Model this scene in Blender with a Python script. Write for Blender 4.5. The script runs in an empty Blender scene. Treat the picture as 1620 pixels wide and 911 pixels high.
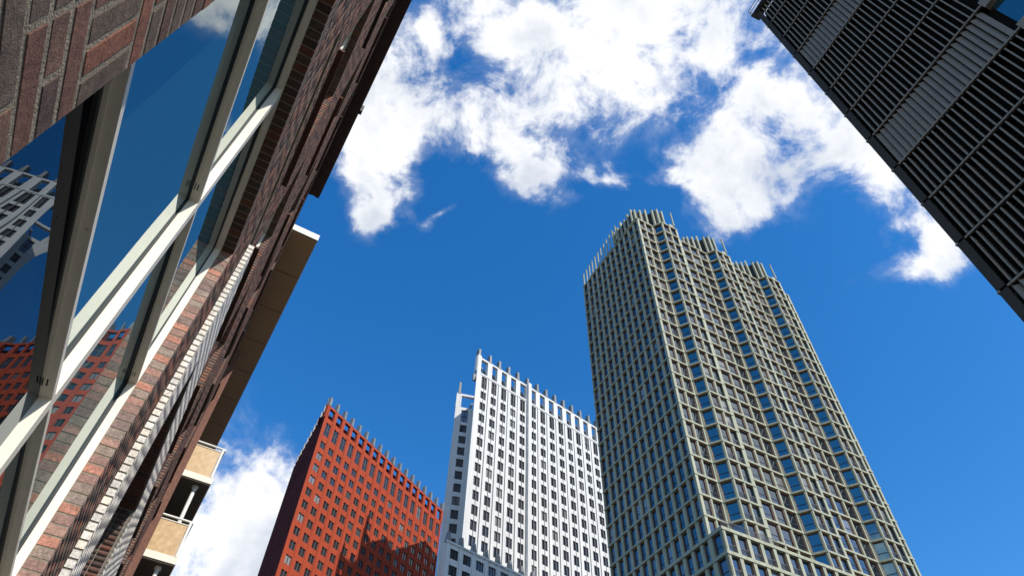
import bpy, math, random
import numpy as np
from mathutils import Matrix, Vector

random.seed(7)
rng = np.random.default_rng(11)
SC = bpy.context.scene
COL = SC.collection
R = math.radians
EYE = 1.6                      # camera height above the pavement

# ------------------------------------------------------------------ camera
cam_d = bpy.data.cameras.new("camera")
cam_d.sensor_width = 36.0
cam_d.lens = 24.05
cam_d.clip_start = 0.02
cam_d.clip_end = 20000
cam = bpy.data.objects.new("camera", cam_d)
COL.objects.link(cam)
_r, _u, _f = ((0.99927603, -0.03003692, 0.02334965), (-0.03804501, -0.78893854, 0.61329321), (0.0, 0.61373754, 0.78951012))
cam.matrix_world = Matrix(((_r[0], _u[0], -_f[0], 0), (_r[1], _u[1], -_f[1], 0), (_r[2], _u[2], -_f[2], EYE), (0, 0, 0, 1)))
SC.camera = cam

# ------------------------------------------------------------------ sky, sun, exposure
SUN_AZ, SUN_EL = 134.5, 42.0
SKY_STRENGTH = 0.15
# cloud banks: centre in the cloud layer (x/z, y/z) and inverse half-axes
BLOBS = [
    (0.125, 0.2982, 5.4, -0.6, 0.403, 10.857), (0.2204, 0.3033, 8.525, -1.514, 0.384, 10.273), (0.062, 0.3459, 7.6, -0.502, 0.457, 11.956),
    (0.0003, 0.4571, 10.636, -0.38, 0.55, 13.49), (0.028, 0.5162, 19.546, -0.976, 0.744, 17.657),
    (-0.2136, 0.4141, 14.799, 1.319, 0.493, 12.469), (-0.2273, 0.51, 16.345, 1.503, 0.467, 11.178),
    (-0.2295, 0.5919, 17.053, 1.52, 0.714, 16.359), (0.3829, 0.371, 15.184, -4.077, 0.506, 12.945),
    (0.3832, 0.4845, 10.531, 0.836, -4.352, 13.399), (0.346, 0.543, 14.815, -3.305, 0.733, 17.015), (0.3898, 0.5955, 23.403, -5.619, 1.188, 26.77),
    (0.4823, 0.448, 10.037, 4.528, -11.333, 16.867), (0.5914, 0.5324, 10.209, 3.779, -13.208, 19.538), (0.7117, 0.6255, 11.07, 1.964, -12.494, 21.161),
    (0.755, 0.7045, 10.82, -6.015, 8.493, 28.981), (0.2585, 0.5178, 25.696, -4.565, 1.328, 31.304), (0.1326, 0.5381, 25.397, -0.729, -3.656, 66.563),
    (-0.1111, 0.6317, 31.361, -6.42, 27.149, 76.164), (-0.1325, 0.3254, 30.858, -17.092, 41.609, 70.265),
    (-0.6822, 1.6113, 6.08, 1.301, 0.244, 3.656), (-0.8209, 1.7725, 4.43, 1.099, 0.183, 2.605), (-0.584, 1.4421, 11.739, 2.246, 0.492, 7.817),
    (-0.4991, 1.3502, 26.726, 4.431, 1.018, 16.709),
    # clouds out of view; the first ones added so tower windows reflect white
    (0.9, -0.22, 2.0, -0.3, 0.5, 3.2), (1.5, -0.3, 1.8, 0.3, -0.4, 3.0), (0.15, -0.9, 4.0, 0.6, -0.5, 5.0), (1.9, 0.7, 2.0, 0.3, -0.3, 2.6),
    (-0.5, -2.2, 1.4, 0.2, -0.2, 1.9), (1.4, -1.6, 1.6, 0.2, -0.2, 2.2), (-2.6, -1.4, 1.2, 0.1, -0.2, 1.6), (-2.3, 1.0, 1.6, 0.1, -0.2, 2.2),
]
world = bpy.data.worlds.new("World")
SC.world = world
world.use_nodes = True
wt = world.node_tree
wt.nodes.clear()
def WN(t, **kw):
    n = wt.nodes.new(t)
    for k, v in kw.items():
        setattr(n, k, v)
    return n
def _inp(n, i, v):
    if isinstance(v, (int, float)):
        n.inputs[i].default_value = v
    elif isinstance(v, tuple):
        n.inputs[i].default_value = v
    else:
        wt.links.new(v, n.inputs[i])
def wm(op, a, b=None, c=None, clamp=False):
    n = WN('ShaderNodeMath', operation=op); n.use_clamp = clamp
    _inp(n, 0, a)
    if b is not None: _inp(n, 1, b)
    if c is not None: _inp(n, 2, c)
    return n.outputs[0]
def wvm(op, a, b):
    n = WN('ShaderNodeVectorMath', operation=op)
    _inp(n, 0, a); _inp(n, 1, b)
    return n.outputs['Value'] if op == 'DOT_PRODUCT' else n.outputs['Vector']
sky = WN('ShaderNodeTexSky', sky_type='NISHITA')
sky.sun_disc = False
sky.sun_elevation = R(SUN_EL)
sky.sun_rotation = R(SUN_AZ)
sky.air_density = 1.0
sky.dust_density = 0.25
sky.ozone_density = 3.0
hsv = WN('ShaderNodeHueSaturation')
hsv.inputs['Saturation'].default_value = 1.35
hsv.inputs['Hue'].default_value = 0.503
hsv.inputs['Value'].default_value = 1.5
wt.links.new(sky.outputs[0], hsv.inputs['Color'])
tc = WN('ShaderNodeTexCoord')
sep = WN('ShaderNodeSeparateXYZ'); wt.links.new(tc.outputs['Generated'], sep.inputs[0])
zc = wm('MAXIMUM', sep.outputs[2], 0.12)
px, py = wm('DIVIDE', sep.outputs[0], zc), wm('DIVIDE', sep.outputs[1], zc)
cmb = WN('ShaderNodeCombineXYZ'); wt.links.new(px, cmb.inputs[0]); wt.links.new(py, cmb.inputs[1])
cmb.inputs[2].default_value = 0.37
def wnoise(scale, detail, rough, vec, lac=2.0, dist=0.0):
    n = WN('ShaderNodeTexNoise')
    wt.links.new(vec, n.inputs['Vector'])
    n.inputs['Scale'].default_value = scale; n.inputs['Detail'].default_value = detail
    n.inputs['Roughness'].default_value = rough; n.inputs['Lacunarity'].default_value = lac
    n.inputs['Distortion'].default_value = dist
    return n
warp = wnoise(5.0, 3.0, 0.5, cmb.outputs[0])
woff = wvm('SUBTRACT', warp.outputs['Color'], (0.5, 0.5, 0.5))
wsc = WN('ShaderNodeVectorMath', operation='SCALE'); wt.links.new(woff, wsc.inputs[0]); wsc.inputs['Scale'].default_value = 0.14
P2 = wvm('ADD', cmb.outputs[0], wsc.outputs[0])
gap = None                            # soft union of the banks: 1 - product(1 - v)
for (cx, cy, a, b, c_, d_) in BLOBS:
    q = wvm('SUBTRACT', P2, (cx, cy, 0.37))
    e1 = wvm('DOT_PRODUCT', q, (a, b, 0.0)); e2 = wvm('DOT_PRODUCT', q, (c_, d_, 0.0))
    r2 = wm('MULTIPLY_ADD', e1, e1, wm('MULTIPLY', e2, e2))
    amp = 0.8 if max(abs(a), abs(d_)) > 25 else (1.0 if cy > 1.2 else 0.96)
    v = wm('MULTIPLY_ADD', wm('POWER', 2.718, wm('MULTIPLY', wm('POWER', r2, 1.1), -0.78)), -amp, 1.0)
    gap = v if gap is None else wm('MULTIPLY', gap, v)
field = wm('SUBTRACT', 1.0, gap)
f1 = wnoise(11.0, 12.0, 0.62, tc.outputs['Generated'], dist=0.3)
f2 = wnoise(30.0, 6.0, 0.6, tc.outputs['Generated'])
nz = wm('MULTIPLY_ADD', wm('SUBTRACT', f1.outputs['Fac'], 0.5), 2.45, wm('MULTIPLY', wm('SUBTRACT', f2.outputs['Fac'], 0.5), 0.7))
dens_raw = wm('ADD', field, nz)
mr = WN('ShaderNodeMapRange', interpolation_type='SMOOTHSTEP')
wt.links.new(dens_raw, mr.inputs['Value'])
mr.inputs['From Min'].default_value = 0.38; mr.inputs['From Max'].default_value = 0.96
thin = WN('ShaderNodeMapRange', interpolation_type='SMOOTHSTEP')      # translucent wisps round the banks
wt.links.new(wm('ADD', wm('MULTIPLY', field, 0.8), wm('MULTIPLY', wm('SUBTRACT', f1.outputs['Fac'], 0.5), 2.2)), thin.inputs['Value'])
thin.inputs['From Min'].default_value = 0.12; thin.inputs['From Max'].default_value = 0.9; thin.inputs['To Max'].default_value = 0.34
dens = wm('MULTIPLY', wm('MAXIMUM', mr.outputs[0], thin.outputs[0]), wm('MULTIPLY', wm('SUBTRACT', field, 0.03), 5.0, clamp=True))
# thick middles a little greyer than the sunlit fringes
sh = wnoise(6.0, 5.0, 0.55, tc.outputs['Generated'])
thick = WN('ShaderNodeMapRange', interpolation_type='SMOOTHSTEP')
wt.links.new(wm('ADD', wm('MULTIPLY', wm('SUBTRACT', sh.outputs['Fac'], 0.5), 2.4), wm('MULTIPLY', dens_raw, 0.55)), thick.inputs['Value'])
thick.inputs['From Min'].default_value = 0.3; thick.inputs['From Max'].default_value = 1.05
ccol = WN('ShaderNodeMix', data_type='RGBA')
wt.links.new(thick.outputs[0], ccol.inputs['Factor'])
ccol.inputs[6].default_value = (7.2, 7.25, 7.35, 1); ccol.inputs[7].default_value = (4.7, 5.05, 5.65, 1)
cmix = WN('ShaderNodeMix', data_type='RGBA')
wt.links.new(wm('MULTIPLY', dens, 0.97), cmix.inputs['Factor'])
wt.links.new(hsv.outputs[0], cmix.inputs[6]); wt.links.new(ccol.outputs[2], cmix.inputs[7])
bg = WN('ShaderNodeBackground'); bg.inputs['Strength'].default_value = SKY_STRENGTH
wt.links.new(cmix.outputs[2], bg.inputs['Color'])
wo = WN('ShaderNodeOutputWorld'); wt.links.new(bg.outputs[0], wo.inputs['Surface'])
world.cycles.sampling_method = 'MANUAL'
world.cycles.sample_map_resolution = 512

sun_d = bpy.data.lights.new("sun", 'SUN')
sun_d.energy = 5.0
sun_d.angle = R(0.53)
sun_d.color = (1.0, 0.955, 0.89)
sun = bpy.data.objects.new("sun", sun_d)
COL.objects.link(sun)
_sd = Vector((math.sin(R(SUN_AZ)) * math.cos(R(SUN_EL)), math.cos(R(SUN_AZ)) * math.cos(R(SUN_EL)), math.sin(R(SUN_EL))))
sun.rotation_euler = _sd.to_track_quat('Z', 'Y').to_euler()
sun.location = _sd * 300

SC.view_settings.view_transform = 'Standard'
SC.view_settings.look = 'None'
SC.view_settings.exposure = 0.0
SC.view_settings.gamma = 1.0
SC.view_settings.use_curve_mapping = False
SC.cycles.max_bounces = 8
SC.cycles.use_denoising = True

# ------------------------------------------------------------------ materials
class Mat:
    def __init__(self, name):
        self.m = bpy.data.materials.new(name); self.m.use_nodes = True
        self.t = self.m.node_tree
        self.b = self.t.nodes['Principled BSDF']
    def n(self, t, **kw):
        x = self.t.nodes.new(t)
        for k, v in kw.items(): setattr(x, k, v)
        return x
    def l(self, a, b): self.t.links.new(a, b)
    def noise(self, scale, detail=4, rough=0.55, vec=None):
        x = self.n('ShaderNodeTexNoise')
        x.inputs['Scale'].default_value = scale; x.inputs['Detail'].default_value = detail; x.inputs['Roughness'].default_value = rough
        if vec is None: vec = self.n('ShaderNodeTexCoord').outputs['Object']
        self.l(vec, x.inputs['Vector'])
        return x.outputs['Fac']
    def ramp(self, fac, stops, interp='LINEAR'):
        x = self.n('ShaderNodeValToRGB'); cr = x.color_ramp; cr.interpolation = interp
        while len(cr.elements) < len(stops): cr.elements.new(0.5)
        for e, (p, c) in zip(cr.elements, stops):
            e.position = p; e.color = (*c, 1)
        self.l(fac, x.inputs['Fac'])
        return x.outputs['Color']
    def math(self, op, a, b=None):
        x = self.n('ShaderNodeMath', operation=op)
        for i, v in enumerate((a, b)):
            if v is None: continue
            if isinstance(v, (int, float)): x.inputs[i].default_value = v
            else: self.l(v, x.inputs[i])
        return x.outputs[0]
    def mix(self, fac, a, b, blend='MIX'):
        x = self.n('ShaderNodeMix', data_type='RGBA', blend_type=blend)
        for i, v in ((0, fac), (6, a), (7, b)):
            if isinstance(v, (int, float)): x.inputs[i].default_value = v
            elif isinstance(v, tuple): x.inputs[i].default_value = (*v, 1)
            else: self.l(v, x.inputs[i])
        return x.outputs[2]
    def bump(self, h, strength=0.3, dist=0.01):
        x = self.n('ShaderNodeBump'); x.inputs['Strength'].default_value = strength; x.inputs['Distance'].default_value = dist
        self.l(h, x.inputs['Height']); self.l(x.outputs[0], self.b.inputs['Normal'])
    def set(self, **kw):
        for k, v in kw.items():
            k = k.replace('_', ' ')
            if isinstance(v, (int, float)): self.b.inputs[k].default_value = v
            elif isinstance(v, tuple): self.b.inputs[k].default_value = (*v, 1)
            else: self.l(v, self.b.inputs[k])
        return self

def vary(name, col, amt=0.18, scale=2.0, rough=0.7, bump=None, streak=None, **kw):
    """painted/stone surface: one colour with blotches, fine grain and a little grime"""
    M = Mat(name)
    a = M.noise(scale, 5, 0.6)
    b = M.noise(scale * 9, 3, 0.6)
    f = M.math('ADD', M.math('MULTIPLY', a, 0.65), M.math('MULTIPLY', b, 0.35))
    lo = tuple(c * (1 - amt) for c in col); hi = tuple(min(1, c * (1 + amt)) for c in col)
    c = M.ramp(f, [(0.3, lo), (0.7, hi)])
    if streak:
        tcx = M.n('ShaderNodeTexCoord'); mp = M.n('ShaderNodeMapping'); mp.inputs['Scale'].default_value = (1, 1, 0.045)
        M.l(tcx.outputs['Object'], mp.inputs['Vector'])
        st = M.ramp(M.noise(streak[0], 5, 0.65, mp.outputs[0]), [(0.36, (1 - streak[1],) * 3), (0.62, (1.0,) * 3)])
        c = M.mix(1.0, c, st, 'MULTIPLY')
    M.set(Base_Color=c, Roughness=rough, **kw)
    if bump: M.bump(M.noise(bump[0], 4, 0.6), bump[1], bump[2])
    return M.m

def tone_of(M):
    at = M.n('ShaderNodeAttribute', attribute_name='tone', attribute_type='GEOMETRY')
    oi = M.n('ShaderNodeObjectInfo')
    return M.math('FRACT', M.math('ADD', at.outputs['Fac'], oi.outputs['Random']))

def brick_material(name, stops, rough=0.85, grain=0.85, spec=0.35):
    M = Mat(name)
    t = tone_of(M)
    c = M.ramp(t, stops, 'CONSTANT')
    geo = M.n('ShaderNodeNewGeometry')
    g1 = M.noise(70, 6, 0.7, geo.outputs['Position'])
    g2 = M.noise(14, 3, 0.6, geo.outputs['Position'])
    k = M.ramp(M.math('ADD', M.math('MULTIPLY', g1, 0.65), M.math('MULTIPLY', g2, 0.35)), [(0.34, (0.45,) * 3), (0.5, (0.95,) * 3), (0.68, (1.55,) * 3)])
    c = M.mix(1.0, c, k, 'MULTIPLY')
    M.set(Base_Color=c, Roughness=rough, Specular_IOR_Level=spec)
    h = M.math('ADD', M.noise(260, 4, 0.75, geo.outputs['Position']), M.math('MULTIPLY', M.noise(45, 4, 0.6, geo.outputs['Position']), 1.2))
    M.bump(h, grain, 0.004)
    return M.m

BR = [(0.0, (0.185, 0.086, 0.060)), (0.16, (0.150, 0.076, 0.055)), (0.34, (0.150, 0.102, 0.074)), (0.5, (0.240, 0.092, 0.054)),
      (0.62, (0.110, 0.066, 0.052)), (0.74, (0.190, 0.100, 0.070)), (0.88, (0.142, 0.100, 0.076))]
m_brick = brick_material("brick", BR)
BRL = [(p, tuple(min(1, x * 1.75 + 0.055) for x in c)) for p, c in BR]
m_brick_sunlit = brick_material("brick_sunlit", BRL)  # same brick brightened: sunlight on the far reveal put into the colour
m_brick_dark = brick_material("brick_dark", [(p, tuple(x * 0.62 for x in c)) for p, c in BR])  # darker copy of the brick, with the lintel's shade put into the colour
m_mortar = vary("mortar", (0.25, 0.205, 0.15), 0.4, 30, 0.95, bump=(180, 0.8, 0.006))
m_mortar_dark = vary("mortar_dark", (0.19, 0.165, 0.135), 0.3, 30, 0.95)
m_glazed = brick_material("glazed_brick", [(0, (0.66, 0.60, 0.50)), (0.3, (0.72, 0.66, 0.57)), (0.55, (0.60, 0.56, 0.49)), (0.8, (0.70, 0.62, 0.50))], rough=0.35, grain=0.08, spec=0.5)
m_frame = vary("window_frame_paint", (0.80, 0.735, 0.60), 0.07, 9, 0.42, bump=(300, 0.06, 0.002))
m_frame_dark = vary("frame_screw", (0.30, 0.27, 0.22), 0.1, 9, 0.5)
m_gasket = vary("rubber_gasket", (0.012, 0.012, 0.012), 0.2, 20, 0.6)
m_wood = vary("brown_timber", (0.085, 0.05, 0.036), 0.35, 6, 0.6, bump=(60, 0.3, 0.01))
m_soffit = vary("soffit_panel", (0.55, 0.36, 0.19), 0.08, 1.5, 0.6)
m_cream = vary("cream_paint", (0.72, 0.66, 0.54), 0.06, 3, 0.5)
m_whitepaint = vary("white_paint", (0.80, 0.77, 0.70), 0.05, 3, 0.45)
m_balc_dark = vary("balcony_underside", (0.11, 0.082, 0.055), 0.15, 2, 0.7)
m_amber = Mat("amber_panel")
_a = m_amber.ramp(m_amber.noise(7, 6, 0.65), [(0.3, (0.40, 0.23, 0.08)), (0.55, (0.52, 0.33, 0.13)), (0.75, (0.62, 0.44, 0.23))])
m_amber.set(Base_Color=_a, Roughness=0.35)
m_amber = m_amber.m
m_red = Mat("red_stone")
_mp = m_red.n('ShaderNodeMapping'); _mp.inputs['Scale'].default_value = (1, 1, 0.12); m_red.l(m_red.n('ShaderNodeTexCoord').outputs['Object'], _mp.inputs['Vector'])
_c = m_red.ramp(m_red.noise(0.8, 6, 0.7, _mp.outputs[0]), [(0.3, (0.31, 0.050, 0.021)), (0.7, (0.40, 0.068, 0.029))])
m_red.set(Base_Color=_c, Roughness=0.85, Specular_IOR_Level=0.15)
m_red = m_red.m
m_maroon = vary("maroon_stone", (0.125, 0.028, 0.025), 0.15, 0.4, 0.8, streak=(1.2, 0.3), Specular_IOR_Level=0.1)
m_white = vary("white_stone", (0.65, 0.632, 0.595), 0.06, 0.3, 0.75, streak=(1.1, 0.16))
m_whitejoint = vary("grey_joint", (0.09, 0.088, 0.085), 0.1, 1, 0.8)
m_redjoint = vary("dark_red_joint", (0.16, 0.03, 0.02), 0.1, 1, 0.8)
m_zinc = vary("zinc_cap", (0.17, 0.175, 0.17), 0.25, 0.8, 0.5)
m_conc = vary("pale_concrete", (0.378, 0.375, 0.258), 0.13, 0.5, 0.75, streak=(1.6, 0.25))
m_core = vary("tower_core", (0.035, 0.035, 0.035), 0.2, 0.5, 0.9)
m_bronze = vary("bronze_frame", (0.30, 0.145, 0.075), 0.2, 0.8, 0.45)
m_dkframe = vary("dark_frame", (0.03, 0.032, 0.035), 0.2, 1, 0.4)
m_rail = vary("steel_rail", (0.10, 0.10, 0.10), 0.2, 2, 0.4)
m_fin = vary("grey_louvre", (0.32, 0.24, 0.17), 0.14, 0.9, 0.6, streak=(2.0, 0.2), Specular_IOR_Level=0.15)
m_fin2 = vary("pale_louvre", (0.31, 0.235, 0.175), 0.16, 0.9, 0.6, streak=(2.0, 0.2), Specular_IOR_Level=0.15)
m_black = vary("black_backing", (0.013, 0.009, 0.006), 0.2, 1, 0.8, Specular_IOR_Level=0.05)
m_panel = vary("corner_panel", (0.060, 0.044, 0.032), 0.15, 1, 0.7, Specular_IOR_Level=0.1)
m_ground = vary("paving", (0.06, 0.056, 0.052), 0.2, 0.6, 0.85)

def glass(name, ior, dark, tint=(1, 1, 1), rough=0.0, blinds=0.0, wave=0.0):
    M = Mat(name)
    t = tone_of(M)
    if blinds:
        c = M.ramp(t, [(0.0, dark), (1 - blinds, tuple(x * 1.6 for x in dark)), (1 - blinds + 0.02, (0.07, 0.07, 0.065)), (1.0, (0.26, 0.25, 0.24))])
    else:
        c = M.ramp(t, [(0.0, dark), (1.0, tuple(x * 1.5 for x in dark))])
    d = M.n('ShaderNodeBsdfDiffuse'); M.l(c, d.inputs['Color'])
    g = M.n('ShaderNodeBsdfGlossy'); g.inputs['Color'].default_value = (*tint, 1); g.inputs['Roughness'].default_value = rough
    fr = M.n('ShaderNodeFresnel'); fr.inputs['IOR'].default_value = ior
    if wave:
        geo = M.n('ShaderNodeNewGeometry')
        bp = M.n('ShaderNodeBump'); bp.inputs['Strength'].default_value = 1.0; bp.inputs['Distance'].default_value = wave
        M.l(M.noise(1.3, 1, 0.4, geo.outputs['Position']), bp.inputs['Height'])
        M.l(bp.outputs[0], g.inputs['Normal'])
    mx = M.n('ShaderNodeMixShader'); M.l(fr.outputs[0], mx.inputs[0]); M.l(d.outputs[0], mx.inputs[1]); M.l(g.outputs[0], mx.inputs[2])
    M.l(mx.outputs[0], M.t.nodes['Material Output'].inputs['Surface'])
    return M.m
m_glass_near = glass("window_glass_near", 4.8, (0.016, 0.05, 0.062), (0.93, 1.0, 0.95), wave=0.003)
m_glass_tint = glass("window_glass_tinted", 2.3, (0.004, 0.005, 0.007), (0.62, 0.68, 0.72), wave=0.006)
m_glass_far = glass("tower_glass", 2.6, (0.010, 0.014, 0.020), (0.85, 0.95, 1.0), 0.03, blinds=0.12)
m_glass_blue = glass("blue_glass", 3.0, (0.008, 0.03, 0.04), (0.62, 0.95, 0.95), 0.03)
m_glass_jubi = glass("office_glass", 1.9, (0.018, 0.018, 0.018), (0.95, 0.97, 1.0), 0.05, blinds=0.13)

# ------------------------------------------------------------------ mesh helpers
class MB:
    def __init__(self):
        self.v, self.f, self.mi, self.tone = [], [], [], []
    def quad(self, a, b, c, d, mi=0, tone=0.0):
        k = len(self.v); self.v += [a, b, c, d]; self.f.append((k, k + 1, k + 2, k + 3)); self.mi.append(mi); self.tone.append(tone)
    def box(self, x0, x1, y0, y1, z0, z1, mi=0, tone=0.0):
        k = len(self.v)
        self.v += [(x0, y0, z0), (x1, y0, z0), (x1, y1, z0), (x0, y1, z0), (x0, y0, z1), (x1, y0, z1), (x1, y1, z1), (x0, y1, z1)]
        for q in ((0, 3, 2, 1), (4, 5, 6, 7), (0, 1, 5, 4), (1, 2, 6, 5), (2, 3, 7, 6), (3, 0, 4, 7)):
            self.f.append(tuple(k + i for i in q)); self.mi.append(mi); self.tone.append(tone)
    def prism(self, pts, z0, z1, mi=0, tone=0.0, caps=True, top=None):
        k = len(self.v); n = len(pts); top = top or pts
        self.v += [(p[0], p[1], z0) for p in pts] + [(p[0], p[1], z1) for p in top]
        for i in range(n):
            j = (i + 1) % n
            self.f.append((k + i, k + j, k + n + j, k + n + i)); self.mi.append(mi); self.tone.append(tone)
        if caps:
            self.f.append(tuple(k + n - 1 - i for i in range(n))); self.mi.append(mi); self.tone.append(tone)
            self.f.append(tuple(k + n + i for i in range(n))); self.mi.append(mi); self.tone.append(tone)
    def tube(self, p0, p1, r, n=10, mi=0):
        p0, p1 = Vector(p0), Vector(p1); d = (p1 - p0).normalized()
        a = d.orthogonal().normalized(); b = d.cross(a); k = len(self.v)
        for p in (p0, p1):
            for i in range(n):
                t = 2 * math.pi * i / n; self.v.append(tuple(p + a * (r * math.cos(t)) + b * (r * math.sin(t))))
        for i in range(n):
            j = (i + 1) % n; self.f.append((k + i, k + j, k + n + j, k + n + i)); self.mi.append(mi); self.tone.append(0.0)
        self.f.append(tuple(k + n - 1 - i for i in range(n))); self.f.append(tuple(k + n + i for i in range(n)))
        self.mi += [mi, mi]; self.tone += [0.0, 0.0]
    def add(self, other, M4, tone=None):
        k = len(self.v)
        self.v += [tuple(M4 @ Vector(p)) for p in other.v]
        self.f += [tuple(k + i for i in q) for q in other.f]
        self.mi += other.mi; self.tone += (other.tone if tone is None else [tone] * len(other.f))
    def mesh(self, name, mats):
        me = bpy.data.meshes.new(name)
        me.from_pydata(self.v, [], self.f)
        mats = mats if isinstance(mats, (list, tuple)) else [mats]
        for m in mats: me.materials.append(m)
        if len(mats) > 1: me.polygons.foreach_set('material_index', self.mi)
        if any(self.tone):
            at = me.attributes.new('tone', 'FLOAT', 'FACE'); at.data.foreach_set('value', self.tone)
        me.update()
        return me

def link(name, data, parent=None, loc=(0, 0, 0), rz=0.0, mat=None):
    o = bpy.data.objects.new(name, data)
    COL.objects.link(o)
    if mat is not None: o.matrix_basis = mat
    else:
        o.location = loc; o.rotation_euler = (0, 0, rz)
    if parent is not None: o.parent = parent
    return o
def part(name, mb, mats, parent, **kw):
    return link(name, mb.mesh(name, mats), parent, **kw)
def root(name, loc, az, label, cat):
    """Empty at the base of a building; local x runs along compass bearing az, local y goes into the building"""
    o = link(name, None, None, loc, R(90 - az)); o.empty_display_size = 2
    o['label'] = label; o['category'] = cat
    return o
def stuff(o):
    o['kind'] = 'stuff'; return o
def grid_wall(xs, zs, hole, depth, y=0.0, mb=None, mi=0, mi_rev=0):
    mb = mb or MB()
    for i in range(len(xs) - 1):
        for j in range(len(zs) - 1):
            x0, x1, z0, z1 = xs[i], xs[i + 1], zs[j], zs[j + 1]
            if not hole(i, j):
                mb.quad((x0, y, z0), (x1, y, z0), (x1, y, z1), (x0, y, z1), mi)
            else:
                w = y + depth
                if not (i > 0 and hole(i - 1, j)): mb.quad((x0, y, z0), (x0, y, z1), (x0, w, z1), (x0, w, z0), mi_rev)
                if not (i < len(xs) - 2 and hole(i + 1, j)): mb.quad((x1, y, z0), (x1, w, z0), (x1, w, z1), (x1, y, z1), mi_rev)
                if not (j > 0 and hole(i, j - 1)): mb.quad((x0, y, z0), (x0, w, z0), (x1, w, z0), (x1, y, z0), mi_rev)
                if not (j < len(zs) - 2 and hole(i, j + 1)): mb.quad((x0, y, z1), (x1, y, z1), (x1, w, z1), (x0, w, z1), mi_rev)
    return mb

def boxes_mesh(name, lo, hi, mat, tone):
    """thousands of small boxes in one mesh (numpy)"""
    n = len(lo)
    V = np.empty((n, 8, 3), np.float32)
    for k, (a, b, c) in enumerate(((0, 0, 0), (1, 0, 0), (1, 1, 0), (0, 1, 0), (0, 0, 1), (1, 0, 1), (1, 1, 1), (0, 1, 1))):
        V[:, k, 0] = (hi if a else lo)[:, 0]; V[:, k, 1] = (hi if b else lo)[:, 1]; V[:, k, 2] = (hi if c else lo)[:, 2]
    Q = np.array([(0, 3, 2, 1), (4, 5, 6, 7), (0, 1, 5, 4), (1, 2, 6, 5), (3, 0, 4, 7)], np.int32)
    F = (Q[None] + (np.arange(n, dtype=np.int32) * 8)[:, None, None]).reshape(-1)
    nf = n * len(Q)
    me = bpy.data.meshes.new(name)
    me.vertices.add(n * 8); me.vertices.foreach_set('co', V.reshape(-1))
    me.loops.add(nf * 4); me.loops.foreach_set('vertex_index', F)
    me.polygons.add(nf); me.polygons.foreach_set('loop_start', np.arange(nf, dtype=np.int32) * 4)
    me.materials.append(mat)
    at = me.attributes.new('tone', 'FLOAT', 'FACE'); at.data.foreach_set('value', np.repeat(tone, len(Q)).astype(np.float32))
    me.update(calc_edges=True)
    return me

# ------------------------------------------------------------------ ground
mb = MB(); mb.quad((-3000, -3000, 0), (3000, -3000, 0), (3000, 3000, 0), (-3000, 3000, 0))
g = part('ground', mb, m_ground, None); g['kind'] = 'structure'; g['label'] = 'grey stone paving between the buildings'

# ------------------------------------------------------------------ the red and the white office tower
def office_window(w, h, lights, frame, gl, tall=False):
    """window with frame, mullions, a transom bar and glass; centred at x=0, z=0, glass 12 cm behind y=0"""
    b = MB(); t = 0.07
    b.box(-w / 2, w / 2, 0.10, 0.14, -h / 2, h / 2, 1)
    b.box(-w / 2, -w / 2 + t, 0, 0.09, -h / 2, h / 2, 0); b.box(w / 2 - t, w / 2, 0, 0.09, -h / 2, h / 2, 0)
    b.box(-w / 2 + t, w / 2 - t, 0, 0.09, -h / 2, -h / 2 + t, 0); b.box(-w / 2 + t, w / 2 - t, 0, 0.09, h / 2 - t, h / 2, 0)
    for k in range(1, lights):
        x = -w / 2 + w * k / lights
        b.box(x - 0.09, x + 0.09, -0.04, 0.09, -h / 2 + t, h / 2 - t, 0)
    if tall:
        b.box(-w / 2 + t, w / 2 - t, 0.0, 0.08, -0.1, 0.1, 0)
    return b.mesh('window', [frame, gl])

def tower_top(par, posts, z0, zo0, zo1, zb, ztip, wall, cap, dark, hw, y=0.0, xform=None):
    """open parapet: posts, a beam across and a zinc-capped pinnacle on every post"""
    X = xform or Matrix()
    post = MB(); post.box(-hw, hw, y, y + 0.9, z0, zb)
    pm = post.mesh('parapet_post', wall)
    pin = MB()
    s = [(-0.36, y - 0.05), (0.36, y - 0.05), (0.36, y + 1.3), (-0.36, y + 1.3)]
    s2 = [(-0.29, y + 0.0), (0.29, y + 0.0), (0.29, y + 1.2), (-0.29, y + 1.2)]
    pin.prism(s, zb, ztip, 0, top=s2)
    pin.box(-0.46, 0.46, y - 0.09, y + 0.02, zb - 0.1, zb + 0.35)
    nm = pin.mesh('pinnacle', cap)
    for x in posts:
        link('parapet_post', pm, par, mat=X @ Matrix.Translation((x, 0, 0)))
        link('pinnacle', nm, par, mat=X @ Matrix.Translation((x, 0, 0)))
    for a, b_ in zip(posts[:-1], posts[1:]):
        bm = MB(); bm.box(a + hw, b_ - hw, y + 0.02, y + 0.85, zo1, zb - 0.02)
        part('parapet_beam', bm, wall, par, mat=X)
        # slanting roof brace seen through the opening
        br = MB(); xm = (a + b_) / 2
        br.prism([(xm - 0.9, y + 2.2), (xm - 0.3, y + 2.2), (xm - 0.3, y + 2.7), (xm - 0.9, y + 2.7)], zo0 - 0.4, zo1 - 0.2, 0,
                 top=[(xm + 0.5, y + 2.2), (xm + 1.1, y + 2.2), (xm + 1.1, y + 2.7), (xm + 0.5, y + 2.7)])
        br.box(xm - 1.2, xm + 0.9, y + 3.2, y + 3.6, zo0 - 0.6, zo0 + 1.3 + 0.8 * random.random())
        part('roof_brace', br, dark, par, mat=X)

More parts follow.
